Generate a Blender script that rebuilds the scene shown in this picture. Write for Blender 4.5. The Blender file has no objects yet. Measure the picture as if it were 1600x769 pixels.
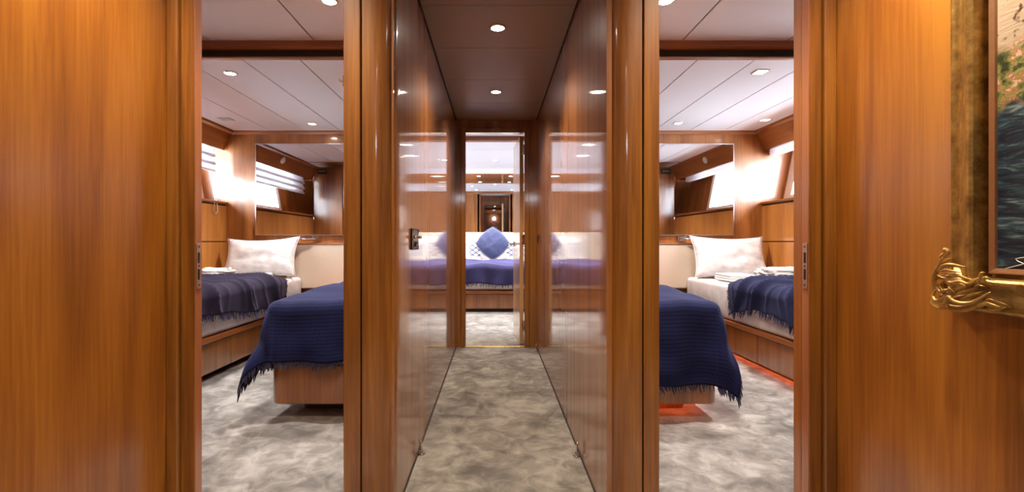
import bpy, bmesh, math, random
from mathutils import Vector, Matrix, noise
random.seed(7)
S = bpy.context.scene
COL = S.collection
PI = math.pi
EYE = 0.93

# ------------------------------------------------------------------ camera, world, exposure
cd = bpy.data.cameras.new('camera'); cam = bpy.data.objects.new('camera', cd); COL.objects.link(cam)
cam.location = (0, 0, EYE); cam.rotation_euler = (PI/2, 0, 0)
cd.sensor_width = 36; cd.lens = 750*36/1600
cd.shift_x = 28/1600; cd.shift_y = -6.5/1600; cd.clip_start = 0.02
S.camera = cam
S.view_settings.view_transform = 'Standard'; S.view_settings.look = 'None'
S.view_settings.gamma = 1; S.view_settings.use_curve_mapping = False
S.view_settings.exposure = 1.42
S.cycles.max_bounces = 12; S.cycles.diffuse_bounces = 6; S.cycles.glossy_bounces = 8
S.cycles.caustics_reflective = False; S.cycles.caustics_refractive = False
S.cycles.sample_clamp_indirect = 4; S.cycles.use_denoising = True
w = bpy.data.worlds.new('sky'); S.world = w; w.use_nodes = True
w.node_tree.nodes['Background'].inputs[0].default_value = (0.78, 0.88, 1.0, 1)
w.node_tree.nodes['Background'].inputs[1].default_value = 14.0

def area_light(name, loc, rot, sx, sy, power, color):
    l = bpy.data.lights.new(name, 'AREA'); l.shape = 'RECTANGLE'; l.size = sx; l.size_y = sy
    l.energy = power; l.color = color
    o = bpy.data.objects.new(name, l); COL.objects.link(o); o.location = loc; o.rotation_euler = rot
    return o
DAY = (0.84, 0.91, 1.0); WARM = (1.0, 0.83, 0.62); CAB = (1.0, .94, .88)
# daylight entering through the hull windows of the two cabins and of the end cabin
for s in (-1, 1):
    for o_ in (area_light('window_portal', (s*3.00, 3.83, 1.61), (0, s*math.radians(79), 0), 0.5, 1.5, 1, DAY),
               area_light('window_portal', (s*2.12, 6.3, 1.5), (0, s*math.radians(90), 0), 0.56, 1.56, 1, DAY)):
        o_.data.cycles.is_portal = True

# ------------------------------------------------------------------ materials
def newmat(name):
    m = bpy.data.materials.new(name); m.use_nodes = True
    nt = m.node_tree; b = nt.nodes['Principled BSDF']
    return m, nt, b
def nd(nt, typ, **kw):
    n = nt.nodes.new(typ)
    for k, v in kw.items():
        if k in n.inputs: n.inputs[k].default_value = v
        else: setattr(n, k, v)
    return n
def plain(name, col, rough=0.5, metal=0.0, noise_amt=0.12, scale=30, bump=0.0, coat=0.0, sheen=0.0, spec=0.5):
    m, nt, b = newmat(name); L = nt.links.new
    g = nd(nt, 'ShaderNodeNewGeometry')
    n = nd(nt, 'ShaderNodeTexNoise', Scale=scale, Detail=4.0); L(g.outputs['Position'], n.inputs['Vector'])
    r = nd(nt, 'ShaderNodeMapRange'); L(n.outputs['Fac'], r.inputs[0])
    r.inputs[3].default_value = 1-noise_amt; r.inputs[4].default_value = 1+noise_amt
    v = nd(nt, 'ShaderNodeVectorMath', operation='SCALE'); v.inputs[0].default_value = col[:3]; L(r.outputs[0], v.inputs['Scale'])
    L(v.outputs[0], b.inputs['Base Color'])
    b.inputs['Roughness'].default_value = rough; b.inputs['Metallic'].default_value = metal
    b.inputs['Coat Weight'].default_value = coat; b.inputs['Coat Roughness'].default_value = 0.06
    b.inputs['Sheen Weight'].default_value = sheen; b.inputs['Specular IOR Level'].default_value = spec
    if bump:
        bp = nd(nt, 'ShaderNodeBump', Strength=bump, Distance=0.01); L(n.outputs['Fac'], bp.inputs['Height']); L(bp.outputs[0], b.inputs['Normal'])
    return m
def wood(name, dark, mid, light, axis='Z', coat=1.0, crough=0.06, rough=0.4, bump=0.05, band=7.0, bandamt=0.5, cior=1.5):
    m, nt, b = newmat(name); L = nt.links.new
    g = nd(nt, 'ShaderNodeNewGeometry')
    sc = {'Z': (1, 1, .035), 'X': (.035, 1, 1), 'Y': (1, .035, 1)}[axis]
    mp = nd(nt, 'ShaderNodeMapping'); mp.inputs['Scale'].default_value = sc; L(g.outputs['Position'], mp.inputs['Vector'])
    n1 = nd(nt, 'ShaderNodeTexNoise', Scale=band, Detail=2.0, Roughness=.5); L(mp.outputs[0], n1.inputs['Vector'])
    n2 = nd(nt, 'ShaderNodeTexNoise', Scale=90.0, Detail=5.0, Roughness=.6, Distortion=.3); L(mp.outputs[0], n2.inputs['Vector'])
    mp2 = nd(nt, 'ShaderNodeMapping'); mp2.inputs['Scale'].default_value = tuple(1 if q == 1 else .16 for q in sc); L(g.outputs['Position'], mp2.inputs['Vector'])
    n3 = nd(nt, 'ShaderNodeTexNoise', Scale=3.2, Detail=1.0, Distortion=.4); L(mp2.outputs[0], n3.inputs['Vector'])
    # ring lines from the folded large noise (cathedral figure)
    mu = nd(nt, 'ShaderNodeMath', operation='MULTIPLY'); mu.inputs[1].default_value = 34; L(n3.outputs['Fac'], mu.inputs[0])
    si = nd(nt, 'ShaderNodeMath', operation='SINE'); L(mu.outputs[0], si.inputs[0])
    a1 = nd(nt, 'ShaderNodeMath', operation='MULTIPLY'); a1.inputs[1].default_value = .045; L(si.outputs[0], a1.inputs[0])
    a2 = nd(nt, 'ShaderNodeMath', operation='MULTIPLY_ADD'); a2.inputs[1].default_value = bandamt; L(n1.outputs['Fac'], a2.inputs[0]); L(a1.outputs[0], a2.inputs[2])
    a3 = nd(nt, 'ShaderNodeMath', operation='MULTIPLY_ADD'); a3.inputs[1].default_value = 1-bandamt; L(n2.outputs['Fac'], a3.inputs[0]); L(a2.outputs[0], a3.inputs[2])
    cr = nd(nt, 'ShaderNodeValToRGB'); e = cr.color_ramp.elements
    e[0].position = .30; e[0].color = (*dark, 1); e[1].position = .70; e[1].color = (*light, 1)
    k = cr.color_ramp.elements.new(.5); k.color = (*mid, 1)
    L(a3.outputs[0], cr.inputs[0]); L(cr.outputs[0], b.inputs['Base Color'])
    b.inputs['Roughness'].default_value = rough
    b.inputs['Coat Weight'].default_value = coat; b.inputs['Coat Roughness'].default_value = crough; b.inputs['Coat IOR'].default_value = cior
    bp = nd(nt, 'ShaderNodeBump', Strength=bump, Distance=0.004); L(a3.outputs[0], bp.inputs['Height'])
    L(bp.outputs[0], b.inputs['Normal']); L(bp.outputs[0], b.inputs['Coat Normal'])
    return m
def emit(name, col, st):
    m = bpy.data.materials.new(name); m.use_nodes = True; nt = m.node_tree; nt.nodes.clear()
    e = nd(nt, 'ShaderNodeEmission'); e.inputs[0].default_value = (*col, 1); e.inputs[1].default_value = st
    o = nd(nt, 'ShaderNodeOutputMaterial'); nt.links.new(e.outputs[0], o.inputs[0]); return m
def metal(name, col, rough=0.15): return plain(name, col, rough, 1.0, .04, 60)
def fabric(name, col, weave=160.0, rough=.9, sheen=.3, bump=.5, checks=0.0, lines=None):
    m, nt, b = newmat(name); L = nt.links.new
    tc = nd(nt, 'ShaderNodeUVMap')
    mp = nd(nt, 'ShaderNodeMapping'); mp.inputs['Scale'].default_value = (weave, weave, 1); L(tc.outputs[0], mp.inputs['Vector'])
    sp = nd(nt, 'ShaderNodeSeparateXYZ'); L(mp.outputs[0], sp.inputs[0])
    s1 = nd(nt, 'ShaderNodeMath', operation='SINE'); L(sp.outputs[0], s1.inputs[0])
    s2 = nd(nt, 'ShaderNodeMath', operation='SINE'); L(sp.outputs[1], s2.inputs[0])
    mx = nd(nt, 'ShaderNodeMath', operation='MAXIMUM'); L(s1.outputs[0], mx.inputs[0]); L(s2.outputs[0], mx.inputs[1])
    n = nd(nt, 'ShaderNodeTexNoise', Scale=8.0, Detail=3.0); L(tc.outputs[0], n.inputs['Vector'])
    ad = nd(nt, 'ShaderNodeMath', operation='MULTIPLY_ADD'); ad.inputs[1].default_value = checks; L(mx.outputs[0], ad.inputs[0]); L(n.outputs['Fac'], ad.inputs[2])
    r = nd(nt, 'ShaderNodeMapRange'); L(ad.outputs[0], r.inputs[0]); r.inputs[1].default_value = 0; r.inputs[2].default_value = 1
    r.inputs[3].default_value = .55; r.inputs[4].default_value = 1.4
    v = nd(nt, 'ShaderNodeVectorMath', operation='SCALE'); v.inputs[0].default_value = col; L(r.outputs[0], v.inputs['Scale'])
    L(v.outputs[0], b.inputs['Base Color'])
    b.inputs['Roughness'].default_value = rough; b.inputs['Sheen Weight'].default_value = sheen
    b.inputs['Sheen Tint'].default_value = (min(1, col[0]*6+.15), min(1, col[1]*6+.15), min(1, col[2]*6+.2), 1)
    b.inputs['Specular IOR Level'].default_value = .2
    bp = nd(nt, 'ShaderNodeBump', Strength=bump, Distance=0.004); L(mx.outputs[0], bp.inputs['Height']); L(bp.outputs[0], b.inputs['Normal'])
    return m

M = {}
CH = ((.13, .038, .004), (.32, .108, .011), (.50, .205, .024))
M['lobby'] = wood('cherry_lobby', *CH, crough=.20, bump=.03, rough=.35, band=4.5, bandamt=.62)
M['corr'] = wood('cherry_corridor', (.15, .048, .010), (.27, .095, .020), (.38, .15, .034), crough=.03, bump=.035, band=16, coat=1, cior=1.75)
M['trimv'] = wood('cherry_trim_vertical', (.11, .034, .004), (.24, .084, .010), (.38, .155, .020), crough=.09, bump=.08, band=12)
M['reveal'] = wood('cherry_reveal', (.24, .08, .03), (.36, .13, .05), (.44, .18, .08), crough=.15)
M['trimx'] = wood('cherry_trim_across', (.16, .045, .010), (.28, .085, .018), (.38, .13, .03), axis='X', crough=.10)
M['trimy'] = wood('cherry_trim_along', (.17, .048, .011), (.30, .09, .02), (.40, .14, .03), axis='Y', crough=.10)
M['cab'] = wood('cherry_cabin', (.16, .052, .011), (.30, .10, .020), (.44, .17, .038), crough=.14, band=9, coat=.75)
M['caby'] = wood('cherry_cabin_along', (.28, .09, .018), (.44, .165, .034), (.56, .235, .055), crough=.16, band=5)
M['cabv'] = wood('cherry_drawer', (.15, .05, .009), (.26, .092, .017), (.37, .14, .028), crough=.16, band=11)
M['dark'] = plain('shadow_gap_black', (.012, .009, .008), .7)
M['toe'] = plain('dark_toe_kick', (.03, .018, .012), .6)
M['backwood'] = wood('dark_door_wood', (.06, .018, .006), (.11, .033, .010), (.17, .055, .018), crough=.05)
M['ceil'] = plain('ceiling_panel_leather', (.82, .82, .87), .55, 0, .03, 220, .10)
M['cceil'] = plain('ceiling_panel_tan', (.27, .195, .12), .45, 0, .05, 260, .12)
M['seam'] = plain('ceiling_seam', (.30, .26, .24), .8)
M['white'] = fabric('white_cotton', (.74, .735, .75), 900, bump=.04, sheen=.1)
M['sheet'] = fabric('white_sheet', (.72, .70, .71), 900, bump=.04, sheen=.1)
M['towel'] = plain('white_terry', (.85, .84, .83), .95, 0, .05, 300, .8, sheen=.4)
M['cream'] = plain('cream_leather', (.66, .55, .43), .45, 0, .04, 150, .15)
M['navy'] = fabric('navy_waffle_throw', (.006, .0085, .044), 620, bump=.22, checks=.08, sheen=.12)
M['navy2'] = fabric('navy_cotton_throw', (.017, .013, .030), 1400, bump=.12, checks=.02, sheen=.22)
M['navyf'] = plain('navy_fringe', (.018, .017, .055), .9, sheen=.2)
M['cush'] = fabric('slate_blue_cushion', (.055, .065, .15), 700, bump=.4, checks=.1, sheen=.4)
M['cushe'] = plain('dark_piping', (.012, .014, .03), .8)
M['chrome'] = metal('chrome', (.82, .82, .84), .12)
M['steel'] = metal('brushed_steel', (.62, .62, .64), .3)
M['brass'] = metal('brass', (.75, .55, .25), .25)
M['black'] = plain('black_plastic', (.01, .01, .012), .3)
M['plastic'] = plain('white_plastic', (.8, .8, .78), .4)
M['blind'] = fabric('white_blind_cloth', (.84, .84, .86), 600, bump=.1, sheen=.1)
nt = M['blind'].node_tree; q1 = nd(nt, 'ShaderNodeBsdfTranslucent'); q1.inputs[0].default_value = (.85, .86, .9, 1); q2 = nd(nt, 'ShaderNodeMixShader'); q2.inputs[0].default_value = .45
nt.links.new(nt.nodes['Principled BSDF'].outputs[0], q2.inputs[1]); nt.links.new(q1.outputs[0], q2.inputs[2]); nt.links.new(q2.outputs[0], nt.nodes['Material Output'].inputs[0])
M['frame'] = plain('window_frame_cream', (.70, .68, .64), .4)
M['lens'] = emit('lamp_lens', (1.0, .93, .82), 40)
M['lensw'] = emit('lamp_lens_cool', (1.0, .96, .9), 9)
M['globe'] = emit('wall_lamp_globe', (.85, .92, 1.0), 22)
M['led'] = emit('orange_led_strip', (1.0, .17, .05), 4)
# mirror
m, nt, b = newmat('mirror_glass'); b.inputs['Base Color'].default_value = (.80, .80, .80, 1); b.inputs['Metallic'].default_value = 1; b.inputs['Roughness'].default_value = .01; M['mirror'] = m
# thin window glass
m = bpy.data.materials.new('window_glass'); m.use_nodes = True; nt = m.node_tree; nt.nodes.clear()
tr = nd(nt, 'ShaderNodeBsdfTransparent'); gl = nd(nt, 'ShaderNodeBsdfGlossy'); gl.inputs['Roughness'].default_value = .02
mx = nd(nt, 'ShaderNodeMixShader'); o = nd(nt, 'ShaderNodeOutputMaterial')
mx.inputs[0].default_value = .06; nt.links.new(tr.outputs[0], mx.inputs[1]); nt.links.new(gl.outputs[0], mx.inputs[2]); nt.links.new(mx.outputs[0], o.inputs[0]); M['glass'] = m
# carpet: cut pile brushed in lighter and darker swirls
m, nt, b = newmat('grey_cut_pile_carpet'); L = nt.links.new
g = nd(nt, 'ShaderNodeNewGeometry')
n1 = nd(nt, 'ShaderNodeTexNoise', Scale=3.0, Detail=4.0, Roughness=.62, Distortion=.7); L(g.outputs['Position'], n1.inputs['Vector'])
n2 = nd(nt, 'ShaderNodeTexNoise', Scale=10.0, Detail=5.0, Roughness=.65, Distortion=.8); L(g.outputs['Position'], n2.inputs['Vector'])
n3 = nd(nt, 'ShaderNodeTexNoise', Scale=420.0, Detail=2.0); L(g.outputs['Position'], n3.inputs['Vector'])
a = nd(nt, 'ShaderNodeMath', operation='MULTIPLY_ADD'); a.inputs[1].default_value = .45; L(n2.outputs['Fac'], a.inputs[0])
a0 = nd(nt, 'ShaderNodeMath', operation='MULTIPLY'); a0.inputs[1].default_value = .45; L(n1.outputs['Fac'], a0.inputs[0]); L(a0.outputs[0], a.inputs[2])
a1 = nd(nt, 'ShaderNodeMath', operation='MULTIPLY_ADD'); a1.inputs[1].default_value = .22; L(n3.outputs['Fac'], a1.inputs[0]); L(a.outputs[0], a1.inputs[2])
cr = nd(nt, 'ShaderNodeValToRGB'); e = cr.color_ramp.elements
e[0].position = .45; e[0].color = (.10, .094, .09, 1); e[1].position = .66; e[1].color = (.39, .375, .36, 1)
k = e.new(.55); k.color = (.21, .198, .187, 1)
L(a1.outputs[0], cr.inputs[0]); L(cr.outputs[0], b.inputs['Base Color']); b.inputs['Roughness'].default_value = .95
b.inputs['Sheen Weight'].default_value = .3; b.inputs['Specular IOR Level'].default_value = .1
bp = nd(nt, 'ShaderNodeBump', Strength=.5, Distance=.006); L(a1.outputs[0], bp.inputs['Height']); L(bp.outputs[0], b.inputs['Normal'])
M['carpet'] = m
# antique gold leaf
m, nt, b = newmat('antique_gold_leaf'); L = nt.links.new
g = nd(nt, 'ShaderNodeNewGeometry')
n1 = nd(nt, 'ShaderNodeTexNoise', Scale=22.0, Detail=8.0, Roughness=.7); L(g.outputs['Position'], n1.inputs['Vector'])
cr = nd(nt, 'ShaderNodeValToRGB'); e = cr.color_ramp.elements
e[0].position = .32; e[0].color = (.20, .095, .022, 1); e[1].position = .62; e[1].color = (.66, .42, .12, 1)
L(n1.outputs['Fac'], cr.inputs[0]); L(cr.outputs[0], b.inputs['Base Color']); b.inputs['Metallic'].default_value = .75; b.inputs['Roughness'].default_value = .36
n2 = nd(nt, 'ShaderNodeTexNoise', Scale=260.0, Detail=3.0); L(g.outputs['Position'], n2.inputs['Vector'])
bp = nd(nt, 'ShaderNodeBump', Strength=.25, Distance=.003); L(n2.outputs['Fac'], bp.inputs['Height']); L(bp.outputs[0], b.inputs['Normal'])
M['gold'] = m
M['copper'] = plain('bronze_gilt_slip', (.45, .24, .12), .35, .6, .12, 90)
# painted canvas: pale wall and flowers above, dark water with strokes below
m, nt, b = newmat('oil_canvas'); L = nt.links.new
g = nd(nt, 'ShaderNodeNewGeometry'); sp = nd(nt, 'ShaderNodeSeparateXYZ'); L(g.outputs['Position'], sp.inputs[0])
mp = nd(nt, 'ShaderNodeMapping'); mp.inputs['Scale'].default_value = (1, 7, 38); mp.inputs['Rotation'].default_value = (.12, 0, 0); L(g.outputs['Position'], mp.inputs['Vector'])
nw = nd(nt, 'ShaderNodeTexNoise', Scale=1.6, Detail=5.0, Roughness=.62, Distortion=1.2); L(mp.outputs[0], nw.inputs['Vector'])
cw = nd(nt, 'ShaderNodeValToRGB'); e = cw.color_ramp.elements
e[0].position = .40; e[0].color = (.010, .016, .035, 1); e[1].position = .74; e[1].color = (.42, .46, .46, 1)
k = e.new(.53); k.color = (.022, .05, .075, 1); k = e.new(.62); k.color = (.07, .14, .16, 1)
L(nw.outputs['Fac'], cw.inputs[0])
nf = nd(nt, 'ShaderNodeTexNoise', Scale=38.0, Detail=4.0, Roughness=.7); L(g.outputs['Position'], nf.inputs['Vector'])
cf = nd(nt, 'ShaderNodeValToRGB'); e = cf.color_ramp.elements
e[0].position = .36; e[0].color = (.04, .05, .02, 1); e[1].position = .70; e[1].color = (.75, .52, .16, 1)
for p_, c_ in ((.45, (.13, .15, .05, 1)), (.53, (.38, .34, .12, 1)), (.58, (.45, .08, .05, 1)), (.62, (.62, .55, .40, 1))):
    k = e.new(p_); k.color = c_
L(nf.outputs['Fac'], cf.inputs[0])
nb = nd(nt, 'ShaderNodeTexNoise', Scale=55.0, Detail=3.0); L(g.outputs['Position'], nb.inputs['Vector'])
cb = nd(nt, 'ShaderNodeValToRGB'); e = cb.color_ramp.elements
e[0].position = .33; e[0].color = (.10, .05, .03, 1); e[1].position = .42; e[1].color = (.56, .44, .32, 1)
L(nb.outputs['Fac'], cb.inputs[0])
ne = nd(nt, 'ShaderNodeTexNoise', Scale=14.0, Detail=3.0); L(g.outputs['Position'], ne.inputs['Vector'])
zz = nd(nt, 'ShaderNodeMath', operation='MULTIPLY_ADD'); zz.inputs[1].default_value = .09; L(ne.outputs['Fac'], zz.inputs[0]); L(sp.outputs[2], zz.inputs[2])
def step(z0, z1):
    r = nd(nt, 'ShaderNodeMapRange'); L(zz.outputs[0], r.inputs[0]); r.inputs[1].default_value = z0; r.inputs[2].default_value = z1; return r
m1 = nd(nt, 'ShaderNodeMix', data_type='RGBA'); L(step(1.265, 1.285).outputs[0], m1.inputs['Factor']); L(cw.outputs[0], m1.inputs['A']); L(cf.outputs[0], m1.inputs['B'])
m2 = nd(nt, 'ShaderNodeMix', data_type='RGBA'); L(step(1.375, 1.40).outputs[0], m2.inputs['Factor']); L(m1.outputs['Result'], m2.inputs['A']); L(cb.outputs[0], m2.inputs['B'])
L(m2.outputs['Result'], b.inputs['Base Color']); b.inputs['Roughness'].default_value = .4
bp = nd(nt, 'ShaderNodeBump', Strength=.5, Distance=.004); L(nw.outputs['Fac'], bp.inputs['Height']); L(bp.outputs[0], b.inputs['Normal'])
M['canvas'] = m
M['paint'] = plain('white_oil_paint', (.78, .80, .80), .4)
# patterned cushion: blue lattice on white
m, nt, b = newmat('blue_lattice_print'); L = nt.links.new
uv = nd(nt, 'ShaderNodeUVMap'); sp = nd(nt, 'ShaderNodeSeparateXYZ'); L(uv.outputs[0], sp.inputs[0])
def mth(op, a_, b_=None, c_=None):
    n = nd(nt, 'ShaderNodeMath', operation=op)
    for i_, q in enumerate((a_, b_, c_)):
        if q is None: continue
        if isinstance(q, (int, float)): n.inputs[i_].default_value = q
        else: L(q, n.inputs[i_])
    return n.outputs[0]
u, v = sp.outputs[0], sp.outputs[1]
p1 = mth('ABSOLUTE', mth('SINE', mth('MULTIPLY', mth('ADD', u, v), 14.0))); p2 = mth('ABSOLUTE', mth('SINE', mth('MULTIPLY', mth('SUBTRACT', u, v), 14.0)))
lat = mth('LESS_THAN', mth('MINIMUM', p1, p2), .34)
inside = mth('MULTIPLY', mth('LESS_THAN', mth('ABSOLUTE', mth('SUBTRACT', mth('FRACT', mth('MULTIPLY', u, 2.0)), .5)), .36), mth('LESS_THAN', mth('ABSOLUTE', mth('SUBTRACT', v, .5)), .34))
mk = mth('MULTIPLY', lat, inside)
mxx = nd(nt, 'ShaderNodeMix', data_type='RGBA'); L(mk, mxx.inputs['Factor']); mxx.inputs['A'].default_value = (.84, .82, .80, 1); mxx.inputs['B'].default_value = (.05, .06, .18, 1)
L(mxx.outputs['Result'], b.inputs['Base Color']); b.inputs['Roughness'].default_value = .85
M['lattice'] = m

# ------------------------------------------------------------------ geometry helpers
def worig(o):
    v = Vector((0, 0, 0))
    while o is not None:
        v += Vector(o.location); o = o.parent
    return v
def obj(name, bm, mat, parent=None, smooth=False, recenter=True, solid=0, bevel=0, subsurf=0):
    me = bpy.data.meshes.new(name)
    bmesh.ops.recalc_face_normals(bm, faces=bm.faces) if not solid else None
    o = bpy.data.objects.new(name, me)
    if parent is not None:
        off = worig(parent); o.parent = parent
    elif recenter and len(bm.verts):
        xs = [v.co.x for v in bm.verts]; ys = [v.co.y for v in bm.verts]; zs = [v.co.z for v in bm.verts]
        off = Vector(((min(xs)+max(xs))/2, (min(ys)+max(ys))/2, min(zs))); o.location = off
    else: off = Vector((0, 0, 0))
    for v in bm.verts: v.co -= off
    bm.to_mesh(me); bm.free()
    if isinstance(mat, (list, tuple)):
        for q in mat: me.materials.append(q)
    else: me.materials.append(mat)
    if smooth:
        for p in me.polygons: p.use_smooth = True
    COL.objects.link(o)
    if solid:
        md = o.modifiers.new('thickness', 'SOLIDIFY'); md.thickness = solid; md.offset = -1
    if bevel:
        md = o.modifiers.new('edges', 'BEVEL'); md.width = bevel; md.segments = 2; md.limit_method = 'ANGLE'
    if subsurf:
        md = o.modifiers.new('smooth', 'SUBSURF'); md.levels = subsurf; md.render_levels = subsurf
    return o
def tag(o, label=None, cat=None, group=None, kind=None):
    if label: o['label'] = label
    if cat: o['category'] = cat
    if group: o['group'] = group
    if kind: o['kind'] = kind
    return o
def thing(name, label, cat, loc, group=None):
    o = bpy.data.objects.new(name, None); COL.objects.link(o); o.location = loc; o.empty_display_size = .05
    return tag(o, label, cat, group)
def struct(name, bm, mat, parent=None, **kw):
    o = obj(name, bm, mat, parent, **kw)
    if parent is None: o['kind'] = 'structure'
    return o
def NB(): return bmesh.new()
def box(bm, x0, x1, y0, y1, z0, z1):
    x0, x1 = sorted((x0, x1)); y0, y1 = sorted((y0, y1)); z0, z1 = sorted((z0, z1))
    vs = [bm.verts.new(p) for p in ((x0,y0,z0),(x1,y0,z0),(x1,y1,z0),(x0,y1,z0),(x0,y0,z1),(x1,y0,z1),(x1,y1,z1),(x0,y1,z1))]
    for f in ((0,3,2,1),(4,5,6,7),(0,1,5,4),(1,2,6,5),(2,3,7,6),(3,0,4,7)): bm.faces.new([vs[i] for i in f])
    return bm
def bx(*a): return box(NB(), *a)
def rbox(x0, x1, y0, y1, z0, z1, r=.01, seg=3):
    bm = bx(x0, x1, y0, y1, z0, z1)
    bmesh.ops.bevel(bm, geom=bm.edges[:], offset=r, segments=seg, affect='EDGES', profile=.5)
    return bm
def prism(bm, poly, axis, a0, a1):
    """extrude a 2-D polygon along an axis; poly in the two other axes in xyz order"""
    def mk(p, a):
        if axis == 'y': return (p[0], a, p[1])
        if axis == 'z': return (p[0], p[1], a)
        return (a, p[0], p[1])
    A = [bm.verts.new(mk(p, a0)) for p in poly]; B = [bm.verts.new(mk(p, a1)) for p in poly]
    n = len(poly)
    bm.faces.new(A); bm.faces.new(B[::-1])
    for i in range(n): bm.faces.new((A[i], B[i], B[(i+1) % n], A[(i+1) % n]))
    return bm
def tube(bm, pts, rad, n=10, caps=True):
    pts = [Vector(p) for p in pts]
    R = rad if isinstance(rad, (list, tuple)) else [rad]*len(pts)
    rings = []; up = None
    for i, p in enumerate(pts):
        d = (pts[min(i+1, len(pts)-1)] - pts[max(i-1, 0)]).normalized()
        if up is None:
            up = Vector((0, 0, 1)) if abs(d.z) < .9 else Vector((1, 0, 0))
        a = (up - d*up.dot(d)).normalized(); b_ = d.cross(a); up = a
        rings.append([bm.verts.new(p + (a*math.cos(t)+b_*math.sin(t))*R[i]) for t in [2*PI*k/n for k in range(n)]])
    for i in range(len(rings)-1):
        for k in range(n): bm.faces.new((rings[i][k], rings[i][(k+1) % n], rings[i+1][(k+1) % n], rings[i+1][k]))
    if caps: bm.faces.new(rings[0][::-1]); bm.faces.new(rings[-1])
    return bm
def lathe(bm, prof, c, axis='z', n=32):
    c = Vector(c); rings = []
    for r, h in prof:
        ring = []
        for k in range(n):
            t = 2*PI*k/n; a, b_ = r*math.cos(t), r*math.sin(t)
            p = {'z': (a, b_, h), 'y': (a, h, b_), 'x': (h, a, b_)}[axis]
            ring.append(bm.verts.new(c+Vector(p)))
        rings.append(ring)
    for i in range(len(rings)-1):
        for k in range(n): bm.faces.new((rings[i][k], rings[i][(k+1) % n], rings[i+1][(k+1) % n], rings[i+1][k]))
    bm.faces.new(rings[0][::-1]); bm.faces.new(rings[-1])
    return bm
def ellipsoid(bm, c, r, rot=None, u=12, v=8):
    mt = Matrix.Translation(c) @ (rot or Matrix.Identity(4)) @ Matrix.Diagonal((*r, 1))
    bmesh.ops.create_uvsphere(bm, u_segments=u, v_segments=v, radius=1, matrix=mt); return bm
def grid(fn, nu, nv):
    """surface mesh; fn(u,v) -> point, u,v in 0..1; UVs stored"""
    bm = NB(); uvl = bm.loops.layers.uv.new('UVMap')
    V = [[bm.verts.new(fn(i/nu, j/nv)) for j in range(nv+1)] for i in range(nu+1)]
    for i in range(nu):
        for j in range(nv):
            f = bm.faces.new((V[i][j], V[i+1][j], V[i+1][j+1], V[i][j+1]))
            for lp, (a, b_) in zip(f.loops, ((i, j), (i+1, j), (i+1, j+1), (i, j+1))): lp[uvl].uv = (a/nu, b_/nv)
    return bm
def nz(x, y, z=0.0): return noise.noise(Vector((x, y, z)))

# ------------------------------------------------------------------ layout numbers (metres)
XL, XR = -.335, .375            # corridor walls
Y0, YE = 1.57, 4.228            # lobby partition, corridor end
CZ = 2.00                       # corridor ceiling
YF = 4.77                       # far wall of the side cabins
KZ = 2.03                       # side cabin ceiling
YM = 8.40                       # mirror wall of the end cabin
EZ = 2.117
HX = 2.66                       # hull panel
LX, RX = -1.067, 1.115          # lobby side walls
T = 'structure'

# ------------------------------------------------------------------ floor
struct('floor', bx(-3.2, 3.2, -1.4, 8.6, -.05, 0), M['carpet'], recenter=False)
# lobby shell
struct('wall_left', bx(LX-.06, LX, -1.3, Y0+.02, 0, 2.15), M['lobby'], recenter=False)
struct('wall_right', bx(RX, RX+.06, -1.3, Y0+.02, 0, 2.15), M['lobby'], recenter=False)
struct('wall_back', bx(LX-.06, RX+.06, -1.36, -1.3, 0, 2.15), M['lobby'], recenter=False)
struct('ceiling_lobby', bx(LX-.06, RX+.06, -1.36, Y0+.04, 2.15, 2.2), M['ceil'], recenter=False)
# header above the two cabin doors and the corridor mouth
struct('wall_header', bx(LX-.06, RX+.06, Y0+.005, Y0+.09, 1.93, 2.15), M['trimx'], recenter=False)

# partition casings and columns, as flat boards plus a rounded corner post
def quarter(cx, s, r=.07, flat=.06):
    """board with a rounded nose towards the corridor; s=+1 right column"""
    poly = [(cx + s*flat, Y0)]
    for k in range(0, 15):
        t = k/14*PI/2
        poly.append((cx - s*r*math.sin(t), Y0 + r - r*math.cos(t)))
    poly.append((cx - s*r, Y0+.11)); poly.append((cx + s*flat, Y0+.11))
    return prism(NB(), poly, 'z', 0, 2.1)
def corner_post(s, cx, xb):
    bm = quarter(cx, s, flat=abs(xb-cx))
    o = struct('trim_%d' % (1 if s < 0 else 2), bm, M['trimv'], recenter=False, smooth=False)
    for p in o.data.polygons: p.use_smooth = len(p.vertices) == 4
    md = o.modifiers.new('split', 'EDGE_SPLIT'); md.split_angle = math.radians(25)
    return o
corner_post(-1, -.3994, -.432)
corner_post(1, .450, .484)
# flat boards between column and opening
struct('trim_3', rbox(-.492, -.437, Y0-.004, Y0+.11, 0, 2.1, .003, 2), M['trimv'], recenter=False)
struct('trim_4', rbox(.489, .540, Y0-.004, Y0+.11, 0, 2.1, .003, 2), M['trimv'], recenter=False)
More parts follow.
